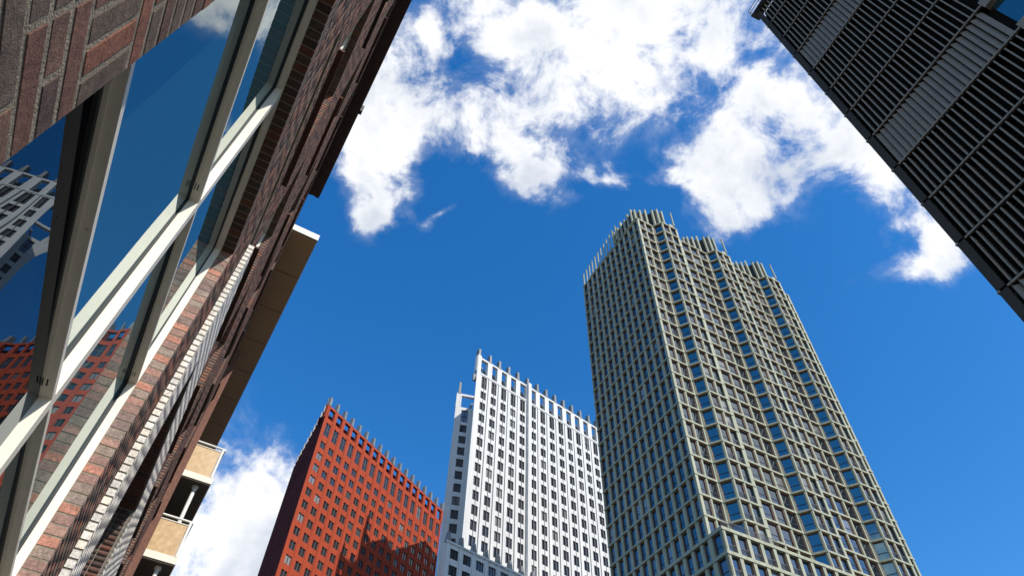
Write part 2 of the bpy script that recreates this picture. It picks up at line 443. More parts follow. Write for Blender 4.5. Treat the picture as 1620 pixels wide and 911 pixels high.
def office_front(par, cols, ww, rows, z_top, x_end, wall, joint, frame, gl, rev=0.32, ledge=True):
    xs, zs, hc, hr = [0.0], [0.0], set(), set()
    for c in cols:
        xs += [c - ww / 2, c + ww / 2]; hc.add(len(xs) - 2)
    xs.append(x_end)
    for zc, h in sorted(rows):
        zs += [zc - h / 2, zc + h / 2]; hr.add(len(zs) - 2)
    zs.append(z_top)
    part('wall', grid_wall(xs, zs, lambda i, j: i in hc and j in hr, rev), wall, par)
    meshes = {}
    for zc, h in rows:
        if h not in meshes: meshes[h] = office_window(ww, h, 2, frame, gl, tall=h > 3)
        for c in cols:
            link('window', meshes[h], par, (c, rev - 0.16, zc))
    # slim pipe-like ribs on the window axis and recessed-looking joints on the bay lines
    zlo = min(z - h for z, h in rows) - 3
    rm = MB(); rm.box(-0.07, 0.07, -0.10, 0.0, zlo, z_top - 0.4)
    rmm = rm.mesh('rib', frame)
    jm = MB(); jm.box(-0.10, 0.10, -0.03, 0.0, zlo, z_top - 0.1)
    jmm = jm.mesh('joint', joint)
    return rmm, jmm

# --- red tower
RED = root('red_office_tower', (-50.17, 145.14, 0), 32.0, 'brick-red office tower with rows of small paired windows and grey pinnacles', 'tower')
rc = [2.2 + 3.35 * k for k in range(17)]
rrows = [(122.7 + EYE, 4.3)] + [(117.5 - 3.66 * k + EYE, 2.15) for k in range(15)]
rmm, jmm = office_front(RED, rc, 1.9, rrows, 126.3 + EYE, 57.2, m_red, m_redjoint, m_whitejoint, m_glass_jubi)
for c in rc:
    link('rib', rmm, RED, (c, 0.16, 0))
    link('joint', jmm, RED, (c + 1.5, 0, 0)); 
    b = MB(); b.box(c + 1.15, c + 1.46, -0.16, 0.0, 40, 126.0 + EYE); part('pilaster', b, m_red, RED)
b = MB(); b.box(0.0, 0.5, -0.16, 0.0, 40, 126.0 + EYE); part('pilaster', b, m_red, RED)
tower_top(RED, [0.55] + [c + 1.675 for c in rc], 126.3 + EYE, 126.4 + EYE, 129.8 + EYE, 130.5 + EYE, 133.4 + EYE, m_red, m_zinc, m_maroon, 0.55)
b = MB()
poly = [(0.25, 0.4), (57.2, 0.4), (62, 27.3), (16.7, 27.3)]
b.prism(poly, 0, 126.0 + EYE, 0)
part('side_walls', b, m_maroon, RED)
b = MB()
for z0, z1 in ((0, 126.3 + EYE),):
    b.quad((0.25, 0.4, z0), (0, 0, z0), (0, 0, z1), (0.25, 0.4, z1))
part('corner_return', b, m_maroon, RED)
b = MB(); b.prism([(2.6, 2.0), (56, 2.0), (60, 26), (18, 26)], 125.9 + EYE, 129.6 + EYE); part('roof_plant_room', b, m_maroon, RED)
sd = Vector((0.5225, 0.8526, 0)); so = Vector((-0.8526, 0.5225, 0))
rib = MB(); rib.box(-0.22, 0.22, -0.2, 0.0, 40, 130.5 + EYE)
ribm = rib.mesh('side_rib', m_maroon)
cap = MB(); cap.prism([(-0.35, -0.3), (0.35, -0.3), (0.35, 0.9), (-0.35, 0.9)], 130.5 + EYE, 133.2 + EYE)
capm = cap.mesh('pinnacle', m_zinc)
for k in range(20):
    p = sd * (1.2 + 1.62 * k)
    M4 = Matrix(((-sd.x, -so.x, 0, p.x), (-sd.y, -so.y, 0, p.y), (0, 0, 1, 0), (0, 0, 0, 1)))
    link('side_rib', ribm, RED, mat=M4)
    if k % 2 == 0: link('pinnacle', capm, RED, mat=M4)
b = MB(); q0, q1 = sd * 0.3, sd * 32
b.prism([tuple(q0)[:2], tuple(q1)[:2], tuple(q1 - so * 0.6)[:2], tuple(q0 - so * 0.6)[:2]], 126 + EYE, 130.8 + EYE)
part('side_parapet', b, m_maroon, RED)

# --- white tower
WHT = root('white_office_tower', (-8.49, 128.35, 0), 52.0, 'bright white office tower with open parapet, grey pinnacles and a grey side wing', 'tower')
wc = [2.7 + 3.3 * k for k in range(5)] + [19.8 + 3.33 * k for k in range(10)]
wrows = [(126.2 + EYE, 4.2)] + [(121.8 - 3.76 * k + EYE, 2.5) for k in range(15)]
rmm, jmm = office_front(WHT, wc, 1.75, wrows, 129.3 + EYE, 51.8, m_white, m_whitejoint, m_dkframe, m_glass_jubi)
for c in wc:
    link('joint', jmm, WHT, (c, 0.02, 0))
    link('joint', jmm, WHT, (c + 1.42, 0, 0))
    if abs(c - 15.9) > 0.1:
        b = MB(); b.box(c + 1.5, c + 1.78, -0.12, 0.0, 40, 129.0 + EYE); part('pilaster', b, m_white, WHT)
b = MB(); b.box(17.3, 18.4, -0.9, 0.0, 40, 135.2 + EYE); part('pilaster', b, m_white, WHT)
b = MB(); b.box(-0.02, 1.15, -0.25, 0.0, 40, 135.2 + EYE); part('pilaster', b, m_white, WHT)
wposts = [0.6] + [c + 1.65 for c in wc[:4]] + [17.85] + [c + 1.66 for c in wc[5:]]
tower_top(WHT, wposts, 129.3 + EYE, 129.6 + EYE, 134.3 + EYE, 134.9 + EYE, 137.8 + EYE, m_white, m_zinc, m_zinc, 0.74)
b = MB(); b.box(0.1, 51.7, -0.14, 0.0, 128.6 + EYE, 128.95 + EYE); part('cornice', b, m_white, WHT)
b = MB(); b.prism([(0.28, 0.4), (51.8, 0.4), (51.8, 38), (26.6, 38)], 0, 129.0 + EYE); part('side_walls', b, m_white, WHT)
b = MB(); b.quad((0.28, 0.4, 0), (0, 0, 0), (0, 0, 129.3 + EYE), (0.28, 0.4, 129.3 + EYE)); part('corner_return', b, m_white, WHT)
b = MB(); b.prism([(3.6, 2.4), (50, 2.4), (50, 37), (28, 37)], 128.9 + EYE, 133.8 + EYE); part('roof_plant_room', b, m_zinc, WHT)
# set-back wing
WX = Matrix.Translation((4.15, 14.84, 0)) @ Matrix.Rotation(-R(26), 4, 'Z')
xs = [0, 1.75, 3.65, 5.2, 7.1, 9.0]
zs = [0]; 
for zc, h in sorted(wrows): zs += [zc - h / 2, zc + h / 2]
zs.append(129.3 + EYE)
w = grid_wall(xs, zs, lambda i, j: i in (1, 3) and j % 2 == 1, 0.32)
w.quad((0, 0, 0), (0, 0, 129.3 + EYE), (2.2, 14, 129.3 + EYE), (2.2, 14, 0)); w.quad((2.2, 14, 0), (2.2, 14, 129.3 + EYE), (9, 14, 129.3 + EYE), (9, 14, 0))
w.quad((0, 0.5, 129.0 + EYE), (9, 0.5, 129.0 + EYE), (9, 14, 129.0 + EYE), (2.2, 14, 129.0 + EYE))
part('wing_wall', w, m_white, WHT, mat=WX)
wm_ = {}
for zc, h in wrows:
    if h not in wm_: wm_[h] = office_window(1.9, h, 2, m_dkframe, m_glass_jubi, tall=h > 3)
    for c in (2.7, 6.15):
        link('window', wm_[h], WHT, mat=WX @ Matrix.Translation((c, 0.16, zc)))
tower_top(WHT, [0.7, 7.6], 129.3 + EYE, 129.6 + EYE, 133.6 + EYE, 134.3 + EYE, 138.6 + EYE, m_white, m_zinc, m_zinc, 0.74, xform=WX)
# lower front block
PY, PZ = -3.0, 76.0 + EYE
pc = [-3.4 + 3.17 * k for k in range(15)]
xs = [-5.6]
for c in pc: xs += [c - 0.98, c + 0.98]
xs.append(46)
zs = [0] + sorted(sum([[PZ - 3.45 - 3.4 * k, PZ - 1.35 - 3.4 * k] for k in range(4)], [])) + [PZ]
w = grid_wall(xs, zs, lambda i, j: i % 2 == 1 and j % 2 == 1, 0.35, y=PY)
w.quad((-5.6, PY, 0), (-5.6, PY, PZ), (-5.6 + 5.0, PY + 9.0, PZ), (-5.6 + 5.0, PY + 9.0, 0))
w.quad((-5.4, PY + 0.3, PZ - 0.2), (46, PY + 0.3, PZ - 0.2), (46, PY + 9.0, PZ - 0.2), (-0.6, PY + 9.0, PZ - 0.2))
part('lower_block_wall', w, m_white, WHT)
pm = office_window(1.96, 2.1, 3, m_dkframe, m_glass_jubi)
stub = MB(); stub.prism([(-0.45, PY - 0.15), (0.45, PY - 0.15), (0.45, PY + 1.0), (-0.45, PY + 1.0)], PZ, PZ + 2.0, top=[(-0.3, PY), (0.3, PY), (0.3, PY + 0.8), (-0.3, PY + 0.8)])
sm = stub.mesh('pinnacle', m_zinc)
jb_ = MB(); jb_.box(-0.3, 0.3, PY - 0.14, PY, 30, PZ - 0.5); jbm = jb_.mesh('pilaster', m_white)
for c in pc:
    for k in range(4): link('window', pm, WHT, (c, PY + 0.18, PZ - 2.4 - 3.4 * k))
    link('pinnacle', sm, WHT, (c - 1.585, 0, 0)); link('pilaster', jbm, WHT, (c - 1.585, 0, 0))
b = MB(); b.box(-5.62, 46, PY - 0.22, PY, PZ - 0.45, PZ - 0.05); part('cornice', b, m_white, WHT)
# ------------------------------------------------------------------ the pale concrete tower
KR = root('concrete_tower', (24.69, 72.94, 0), 63.0, 'tall pale concrete grid tower with zigzag bays and a crown of fins', 'tower')
FL = 3.1
KZ = 118.2 + EYE                     # roof line
OUT = 1.73
front = [(0, 20.2), (0, 0), (3.8, 0), (4.9, -OUT), (8.65, -OUT), (8.65, 0), (17.5, 0), (18.6, -OUT), (22.35, -OUT), (22.35, 0),
         (31.2, 0), (32.3, -OUT), (36.05, -OUT), (36.05, 0), (40.1, 0), (40.1, 20.2)]
bays = [12, 2, 1, 2, 1, 4, 1, 2, 1, 4, 1, 2, 1, 2, 12]
def offset_poly(pts, d):
    """closed polygon (building on the left of travel is inside): move every edge outward by d"""
    n = len(pts); res = []
    for i in range(n):
        p0, p1, p2 = Vector(pts[i - 1]), Vector(pts[i]), Vector(pts[(i + 1) % n])
        e1, e2 = (p1 - p0).normalized(), (p2 - p1).normalized()
        n1, n2 = Vector((e1.y, -e1.x)), Vector((e2.y, -e2.x))
        m = n1 + n2
        q = p1 + m * (d / max(0.25, 1 + n1.dot(n2)))
        res.append((q.x, q.y))
    return res
def ring(mbx, pts, d_out, d_in, z0, z1, mi=0):
    a, c = offset_poly(pts, d_out), offset_poly(pts, d_in); n = len(a)
    for i in range(n):
        j = (i + 1) % n
        mbx.quad((*a[i], z0), (*a[j], z0), (*a[j], z1), (*a[i], z1), mi)
        mbx.quad((*a[i], z1), (*a[j], z1), (*c[j], z1), (*c[i], z1), mi)
        mbx.quad((*c[i], z0), (*c[j], z0), (*a[j], z0), (*a[i], z0), mi)
b = MB(); b.prism(offset_poly(front, -0.48), 0, KZ - 0.3); part('core', b, m_core, KR)
b = MB(); ring(b, front, 0.07, -0.5, -0.145, 0.145); bandm = b.mesh('floor_band', m_conc)
for k in range(0, 38): link('floor_band', bandm, KR, (0, 0, KZ - FL * k))
# piers: chamfered prisms on every bay line
def pier_mesh(w, d, h):
    b = MB(); b.prism([(-w / 2, d), (-w / 2, 0.09), (-w / 2 + 0.09, 0.0), (w / 2 - 0.09, 0.0), (w / 2, 0.09), (w / 2, d)], 0, h)
    return b.mesh('pier', m_conc)
pierm = pier_mesh(0.38, 0.46, KZ); pierw = pier_mesh(0.62, 0.46, KZ)
cornm = MB(); cornm.box(-0.02, 0.36, -0.02, 0.36, 0, KZ)
def frame_at(P, e, x, y, z=0.0):
    """matrix: local x along wall direction e, y into the building"""
    return Matrix(((e.x, -e.y, 0, P.x + e.x * x - e.y * y), (e.y, e.x, 0, P.y + e.y * x + e.x * y), (0, 0, 1, z), (0, 0, 0, 1)))
winspots = []
for s in range(len(front) - 1):
    P, Q = Vector(front[s]), Vector(front[s + 1]); L = (Q - P).length; e = (Q - P) / L; n = bays[s]
    e3 = Vector((e.x, e.y, 0)); bw = L / n
    hwid = 0.31 if n == 12 else 0.19
    for k in range(1, n): link('pier', pierw if n == 12 else pierm, KR, mat=frame_at(P, e, k * bw, 0.0))
    # half piers at both ends of the face
    for x0, x1 in ((0.0, 0.22), (L - 0.22, L)):
        hb = MB(); hb.box(x0 + 0.003, x1 - 0.003, 0.004 + 0.002 * (s % 2), 0.46, 0, KZ - 0.25)
        part('pier', hb, m_conc, KR, mat=frame_at(P, e, 0, 0))
    if s < len(front) - 2:
        for k in range(n):
            x0 = k * bw + (0.22 if k == 0 else hwid); x1 = (k + 1) * bw - (0.22 if k == n - 1 else hwid)
            winspots.append((s, P, e, (x0 + x1) / 2, x1 - x0))
kw_cache = {}
def k_window(w, wide):
    key = (round(w, 2), wide)
    if key in kw_cache: return kw_cache[key]
    h = FL - 0.32; t = 0.08; fr = MB(); gl = MB()
    fr.box(-w / 2, -w / 2 + t, -0.12, 0.05, 0, h); fr.box(w / 2 - t, w / 2, -0.12, 0.05, 0, h)
    fr.box(-w / 2 + t, w / 2 - t, -0.12, 0.05, 0, t); fr.box(-w / 2 + t, w / 2 - t, -0.12, 0.05, h - t, h)
    fr.box(-w / 2 + t, w / 2 - t, -0.02, 0.05, h * 0.36, h * 0.36 + 0.09, 1)
    if not wide:
        fr.box(-w / 2 + t, -w / 2 + t + 0.10, -0.03, 0.05, t, h - t, 1)
    gl.box(-w / 2 + t, w / 2 - t, 0.03, 0.045, t, h - t)
    kw_cache[key] = (fr, gl, fr.mesh('window', [m_bronze, m_dkframe]), gl.mesh('pane', m_glass_blue if wide else m_glass_far))
    return kw_cache[key]
railm_cache = {}
def k_rail(w):
    if w not in railm_cache:
        r_ = MB(); r_.box(-w / 2, w / 2, 0, 0.03, 1.0, 1.05)
        for i in range(9): x = -w / 2 + w * i / 8; r_.box(x - 0.012, x + 0.012, 0.005, 0.025, 0.05, 1.0)
        railm_cache[w] = r_.mesh('railing', m_rail)
    return railm_cache[w]
NEAR0, NEAR1 = 14, 24                # floors counted down from the roof that show largest
restF, restG = MB(), {0: MB(), 1: MB()}
for (s, P, e, xc, w) in winspots:
    wide = s in (2, 6, 10)
    fr, gl, frm, glm = k_window(w, wide)
    for k in range(1, 27):
        z = KZ - FL * k + 0.16
        inset = 0.30
        M4 = frame_at(P, e, xc, inset, z)
        if 15 <= k <= 23 and s not in (4, 8, 12):
            wo_ = link('window', frm, KR, mat=M4)
            link('pane', glm, wo_)
            if s in (3, 7, 11) and random.random() < 0.75: link('railing', k_rail(round(w, 2)), wo_, (0, -0.24, 0))
        else:
            restF.add(fr, M4, 0.0)
            restG[1 if wide else 0].add(gl, M4, random.random())
o = stuff(part('window_frames', restF, [m_bronze, m_dkframe], KR))
o = stuff(part('window_panes', restG[0], m_glass_far, KR)); o = stuff(part('window_panes', restG[1], m_glass_blue, KR))
# lower block with roof terrace
TZ = KZ - FL * 23
lb = [(-0.04, 20.3), (-0.04, -2.3), (44.0, -2.3), (44.0, 20.3)]
b = MB(); b.prism(offset_poly(lb, -0.5), 0, TZ - 0.1); part('lower_block_core', b, m_core, KR)
b = MB(); ring(b, lb, 0.09, -0.55, -0.22, 0.22); lbm = b.mesh('floor_band', m_conc)
for k in range(0, 4): link('floor_band', lbm, KR, (0, 0, TZ - FL * k))
b = MB(); b.prism(offset_poly(lb, 0.02), 0, TZ - FL * 4); part('lower_block_wall', b, m_conc, KR)
P, Q = Vector(lb[1]), Vector(lb[2]); e = Vector((1, 0))
for k in range(0, 23):
    bb = MB(); bb.box(k * 2.0 - (0 if k == 0 else 0.25), k * 2.0 + 0.25, 0.0, 0.46, TZ - FL * 4, TZ - 0.2)
    part('pier', bb, m_conc, KR, mat=frame_at(P, e, 0, 0))
    if k < 22:
        for f_ in range(1, 4):
            fr, gl, frm, glm = k_window(1.5, False)
            wo_ = link('window', frm, KR, mat=frame_at(P, e, k * 2.0 + 1.0, 0.30, TZ - FL * f_ + 0.19)); link('pane', glm, wo_)
            link('railing', k_rail(1.5), wo_, (0, -0.24, 0))
P, Q = Vector(lb[0]), Vector(lb[1]); e = (Q - P).normalized()
for k in range(0, 2):
    bb = MB(); bb.box(20.2 + k * 1.95, 20.65 + k * 1.95, 0.0, 0.46, TZ - FL * 4, TZ - 0.2); part('pier', bb, m_conc, KR, mat=frame_at(P, e, 0, 0))
    for f_ in range(1, 4):
        fr, gl, frm, glm = k_window(1.45, False)
        if k == 0:
            wo_ = link('window', frm, KR, mat=frame_at(P, e, 21.4, 0.30, TZ - FL * f_ + 0.19)); link('pane', glm, wo_)
b = MB()
b.box(0.05, 9, -2.25, -2.2, TZ + 0.22 + 0.95, TZ + 0.22 + 1.0)
for i in range(60): x = 0.1 + i * 0.15; b.box(x, x + 0.02, -2.24, -2.21, TZ + 0.22, TZ + 1.17)
part('terrace_railing', b, m_rail, KR)
# crown
pipe = MB(); pipe.tube((0, 0, -1.5), (0, 0, 3.5), 0.16, 8); pipe.tube((0, 0, 3.5), (0, 0, 3.65), 0.21, 8)
pipem = pipe.mesh('roof_fin', m_conc)
for k in range(12):
    y = 20.0 - k * 1.16
    if y < 5.6: break
    link('roof_fin', pipem, KR, (0.25, y, KZ + 1.0 + (2.6 * k / 12)))
for k in range(5):
    sb = MB(); sb.tube((0.5, 18 - 3.2 * k, KZ + 0.2), (2.2, 15.2 - 3.2 * k, KZ + 2.4), 0.10, 6)
    sb.tube((0.3, 18 - 3.2 * k, KZ + 1.2), (0.3, 15.2 - 3.2 * k, KZ + 1.2), 0.09, 6)
    part('roof_strut', sb, m_conc, KR)
b = MB(); b.tube((0.1, 6.5, KZ + 0.5), (0.1, 0.4, KZ + 0.9), 0.16, 8); b.tube((0.1, 0.4, KZ + 0.9), (3.6, 0.2, KZ + 0.6), 0.13, 8); part('corner_beam', b, m_conc, KR)
for bx in (0.0, 13.7, 27.4):
    X0, X1, Y0, Y1, Z0, Z1 = bx + 1.2, bx + 7.0, 0.9 - 1.5, 9.5, KZ - 0.3, KZ + 7.6
    if bx == 0.0: X0 = 1.0
    if bx > 0: Y1 = 8.0
    foot = [(X0, Y1), (X0, Y0 + 2.6), (bx + 4.4, Y0 + 1.4), (bx + 5.0, Y0), (X1 + 0.6, Y0), (X1 + 0.6, Y1)]
    b = MB(); b.prism(offset_poly(foot, -0.35), Z0, Z1 - 0.7); part('penthouse', b, m_core, KR)
    b = MB(); ring(b, foot, 0.05, -0.5, Z0 + 0.6, Z0 + 1.0); part('crown_band', b, m_conc, KR)
    n = len(foot)
    for i in range(n - 1):
        P, Q = Vector(foot[i]), Vector(foot[i + 1]); L = (Q - P).length; e = (Q - P) / L; m = max(1, round(L / 1.25))
        for k in range(m):
            tall = 0.35 * ((k * 7 + i * 3) % 3)
            fb = MB(); x = (k + 0.5) * L / m
            fb.prism([(x - 0.24, 0.40), (x - 0.24, 0.05), (x - 0.1, -0.08), (x + 0.1, -0.08), (x + 0.24, 0.05), (x + 0.24, 0.40)], Z0, Z1 + tall - 0.5)
            part('crown_fin', fb, m_conc, KR, mat=frame_at(P, e, 0, 0))
            if k % 2 == 0:
                cb = MB(); cb.box(x - 0.12, x + 0.12, 0.0, 0.3, Z1 + tall - 0.5, Z1 + tall - 0.1); part('lamp_cap', cb, m_dkframe, KR, mat=frame_at(P, e, 0, 0))
    link('roof_fin', pipem, KR, (bx + 8.5, -1.4, KZ + 3.2)); link('roof_fin', pipem, KR, (bx + 8.5, 0.6, KZ + 1.0))
    b = MB(); b.box(bx + 7.4, bx + 8.6, -1.3, -1.0, KZ + 0.2, KZ + 2.0); b.box(bx + 8.3, bx + 8.6, -1.0, 1.5, KZ + 0.2, KZ + 2.0); part('roof_upstand', b, m_conc, KR)

# ------------------------------------------------------------------ the louvred building
LV = root('louvred_building', (19.90, 16.73, 0), 158.0, 'dark building wrapped in rows of vertical grey louvres', 'building')
RH = 3.471
LTOP = 57.1 + EYE
b = MB(); b.box(0.35, 26, 0.42, 24, 0, LTOP + 3.2); part('backing_wall', b, m_black, LV)
b = MB(); b.box(0.0, 0.36, 0.6, 24, 0, LTOP + 3.0); part('end_wall', b, m_panel, LV)
fo = MB(); fo.box(-0.035, 0.035, 0.0, 0.24, 0.14, RH - 0.16); fo.box(-0.02, 0.02, 0.22, 0.40, 0.5, 0.6); fo.box(-0.02, 0.02, 0.22, 0.40, RH - 0.6, RH - 0.5)
fom = fo.mesh('louvre', m_fin)
fc_ = MB(); c_, s_ = math.cos(R(34)), math.sin(R(34))
q = lambda x, y: (x * c_ - y * s_, 0.13 + x * s_ + y * c_)
fc_.prism([q(-0.15, 0.03), q(-0.135, -0.02), q(0.0, -0.04), q(0.135, -0.02), q(0.15, 0.03), q(0, 0.02)], 0.10, RH - 0.06)
fcm = fc_.mesh('louvre', m_fin2)
rl = MB(); rl.box(0.45, 8.15, -0.05, 0.03, -0.05, 0.05); rl.box(0.45, 8.15, 0.05, 0.40, -0.12, -0.08, 1)
rlm = rl.mesh('floor_rail', [m_fin, m_black])
pn = MB(); pn.box(0.0, 0.40, -0.06, 0.02, 0.10, RH - 0.04); pn.box(0.0, 0.03, 0.02, 0.60, 0.10, RH - 0.04)
pnm = pn.mesh('corner_panel', m_panel)
slab = MB(); slab.box(8.15, 25.9, -0.02, 0.40, -0.35, 0.35); slabm = slab.mesh('spandrel', m_fin)
post = MB(); post.box(-0.05, 0.05, 0.1, 0.4, 0.36, RH - 0.36); postm = post.mesh('window_post', m_bronze)
wp = MB(); wp.box(-0.62, 0.62, 0.30, 0.34, 0.36, RH - 0.36); wpm = wp.mesh('pane', m_glass_blue)
tab = MB(); tab.box(-0.05, 0.10, -0.08, 0.10, -0.03, 0.06); tabm = tab.mesh('bracket', m_fin)
for j in range(-1, 13):
    zt = LTOP - RH * j; z0 = zt - RH
    closed = j in (2, 6, 10)
    if j >= 0 or True:
        link('floor_rail', rlm, LV, (0, 0, z0)); link('corner_panel', pnm, LV, (0, 0, z0)); link('bracket', tabm, LV, (0, 0, z0))
    for i in range(23):
        x = 0.64 + 0.325 * i
        link('louvre', fcm if closed else fom, LV, (x, 0, z0))
    if j >= 3:
        link('spandrel', slabm, LV, (0, 0, z0))
        for i in range(6):
            link('pane', wpm, LV, (8.9 + 1.5 * i, 0, z0)); link('window_post', postm, LV, (9.65 + 1.5 * i, 0, z0))
b = MB(); b.box(0.1, 25.9, -0.02, 0.3, LTOP + RH, LTOP + RH + 0.3); part('roof_edge', b, m_panel, LV)
b = MB()
b.box(-0.3, 25.9, -0.30, -0.26, LTOP + RH + 1.3, LTOP + RH + 1.36); b.box(-0.3, 25.9, -0.30, -0.26, LTOP + RH + 0.75, LTOP + RH + 0.79)
b.box(-0.3, -0.25, -0.3, 12, LTOP + RH + 1.3, LTOP + RH + 1.36); b.box(-0.3, -0.25, -0.3, 12, LTOP + RH + 0.75, LTOP + RH + 0.79)
for i in range(22): b.box(-0.3 + 1.2 * i, -0.25 + 1.2 * i, -0.31, -0.25, LTOP + RH + 0.1, LTOP + RH + 1.3)
b.box(-0.35, 25.9, -0.35, 0.5, LTOP + RH + 0.02, LTOP + RH + 0.10)
part('roof_railing', b, m_rail, LV)
# ------------------------------------------------------------------ the brick building beside the camera
BB = root('brick_office_building', (0, 0, 0), -28.5, 'brown brick building close by, tall cream-framed windows, balconies at its far end', 'building')
D = 0.42                              # distance from the camera to the brick face
def Z(v): return EYE + v * D
YW = D                                # outer brick face
YF, YG = 1.21 * D, 1.335 * D           # window frame front, glass
CH = 0.0609                           # course height
JT = 0.011
ROOF = Z(42.5)
U0, U1 = -3.0, 27.0
W1 = (1.87 * D, 8.95 * D, Z(-2.4), Z(10.18))
holes = [W1]
for col in range(-1, 10):
    uj = (10.1 + 6.0 * col) * D
    for (sill, head) in ((14.7, 20.0), (24.7, 30.2), (34.7, 40.0)):
        if uj < 24: holes.append((uj - 3.7 * D, uj, Z(sill), Z(head)))
for uj in (10.1 - 12, 10.1 - 18):
    for (sill, head) in ((14.7, 20.0), (24.7, 30.2), (34.7, 40.0)): holes.append((uj * D - 3.7 * D, uj * D, Z(sill), Z(head)))
BAY0, BAY1, BAYZ, BAYY = 10.7 * D, 52 * D, Z(12.75), 0.88 * D      # projecting glazed-brick lower storey
slot = (5.4 * D, BAY1, Z(12.8), Z(13.45))
holes.append(slot)
SOLD = 0.21
def cut(u0, u1, z0, z1, hs):
    """pieces of the interval u0..u1 that no hole covers at heights z0..z1"""
    segs = [(u0, u1)]
    for (a, b_, c, d_) in hs:
        if z1 <= c + 1e-4 or z0 >= d_ - 1e-4: continue
        new = []
        for s in segs:
            if b_ <= s[0] or a >= s[1]: new.append(s); continue
            if a > s[0]: new.append((s[0], a))
            if b_ < s[1]: new.append((b_, s[1]))
        segs = new
    return segs
# doorways in the glazed storey, cut through the main wall too
ob = (BAY0 + 0.72, BAY0 + 3.4, 0.0, Z(10.5))
ob2 = (BAY0 + 5.2, BAY0 + 8.2, 0.0, Z(9.9))
openings = holes + [(o_[0] - 0.02, o_[1] + 0.02, o_[2], o_[3] + 0.02) for o_ in (ob, ob2)]
# core wall (mortar) with real openings
us = sorted(set([U0, U1] + [h[0] for h in openings] + [h[1] for h in openings])); us = [u for u in us if U0 <= u <= U1]
zs = sorted(set([0.0, ROOF] + [h[2] for h in openings] + [h[3] for h in openings]))
def in_hole(i, j):
    uc, zc_ = (us[i] + us[i + 1]) / 2, (zs[j] + zs[j + 1]) / 2
    return any(h[0] < uc < h[1] and h[2] < zc_ < h[3] for h in openings)
w = grid_wall(us, zs, in_hole, 0.45, y=YW + 0.0013)
w.quad((U1, YW, 0), (U1, 14, 0), (U1, 14, ROOF), (U1, YW, ROOF)); w.quad((U0, 14, 0), (U0, YW, 0), (U0, YW, ROOF), (U0, 14, ROOF))
w.quad((U0, YW, ROOF), (U1, YW, ROOF), (U1, 14, ROOF), (U0, 14, ROOF))
part('wall', w, m_mortar, BB)
b = MB(); b.box(U0 + 0.1, U1 - 0.1, YW + 0.46, YW + 0.5, 0.0, ROOF - 0.1); part('inner_lining', b, m_black, BB)

# bricks: the ones that show largest one by one, the rest joined
lo, hi = [], []
near = []                              # (u0,u1,z0,z1)
PR = (0.10, W1[0], Z(1.05), Z(5.3))    # pier next to the camera
hs_b = [(h[0] - (0.04 if h[3] - h[2] > 1 else 0), h[1] + (0.04 if h[3] - h[2] > 1 else 0), h[2], h[3] + (SOLD if h[3] - h[2] > 1 else 0)) for h in holes]
hs_b.append((BAY0, BAY1, 0, BAYZ))
sz0 = Z(2.56); sz1 = sz0 + 3 * CH + 0.006
ncourse = int((ROOF - 0.4) / CH)
zbase = sz0 - CH * round(sz0 / CH)
for k in range(0, ncourse + 8):
    z0 = zbase + k * CH; z1 = z0 + CH - JT
    if z0 < 0.02 or z1 > ROOF - 0.02: continue
    for (a, b_) in cut(U0, U1, z0, z1, hs_b):
        off = (0.0, 0.11, 0.055, 0.165)[k % 4] if (k * 7) % 5 else 0.03
        u = a
        first = 0.10 if k % 2 else 0.21
        while u < b_ - 0.01:
            L = first if u == a else (0.21 if random.random() < 0.82 else 0.10)
            e_ = min(b_, u + L)
            if b_ - e_ < 0.06: e_ = b_
            dy = random.uniform(-0.0006, 0.0006)
            br = (u, e_, z0 + random.uniform(-0.001, 0.001), z1 + random.uniform(-0.001, 0.001), dy)
            if u >= PR[0] - 0.05 and e_ <= PR[1] + 1e-3 and z0 > PR[2] and z1 < PR[3]:
                pass                   # laid one by one below
            else:
                lo.append((br[0], YW + dy, br[2])); hi.append((br[1], YW + 0.03, br[3]))
            u = e_ + JT
# soldier courses over the other windows and brick reveals
for h in holes[1:-1]:
    n = int((h[1] - h[0] + 0.08) / CH)
    for i in range(n):
        u = h[0] - 0.04 + i * CH
        lo.append((u, YW, h[3] - 0.004)); hi.append((u + CH - JT, YF, h[3] + SOLD - JT))
    k = 0
    while h[2] + k * CH < h[3] - 0.03:
        z = h[2] + k * CH
        lo.append((h[1] - 0.004, YW, z)); hi.append((h[1] + 0.038, YF + 0.02, z + CH - JT))
        k += 1
lo = np.array(lo, np.float32); hi = np.array(hi, np.float32)
stuff(link('bricks', boxes_mesh('bricks', lo, hi, m_brick, rng.random(len(lo))), BB))

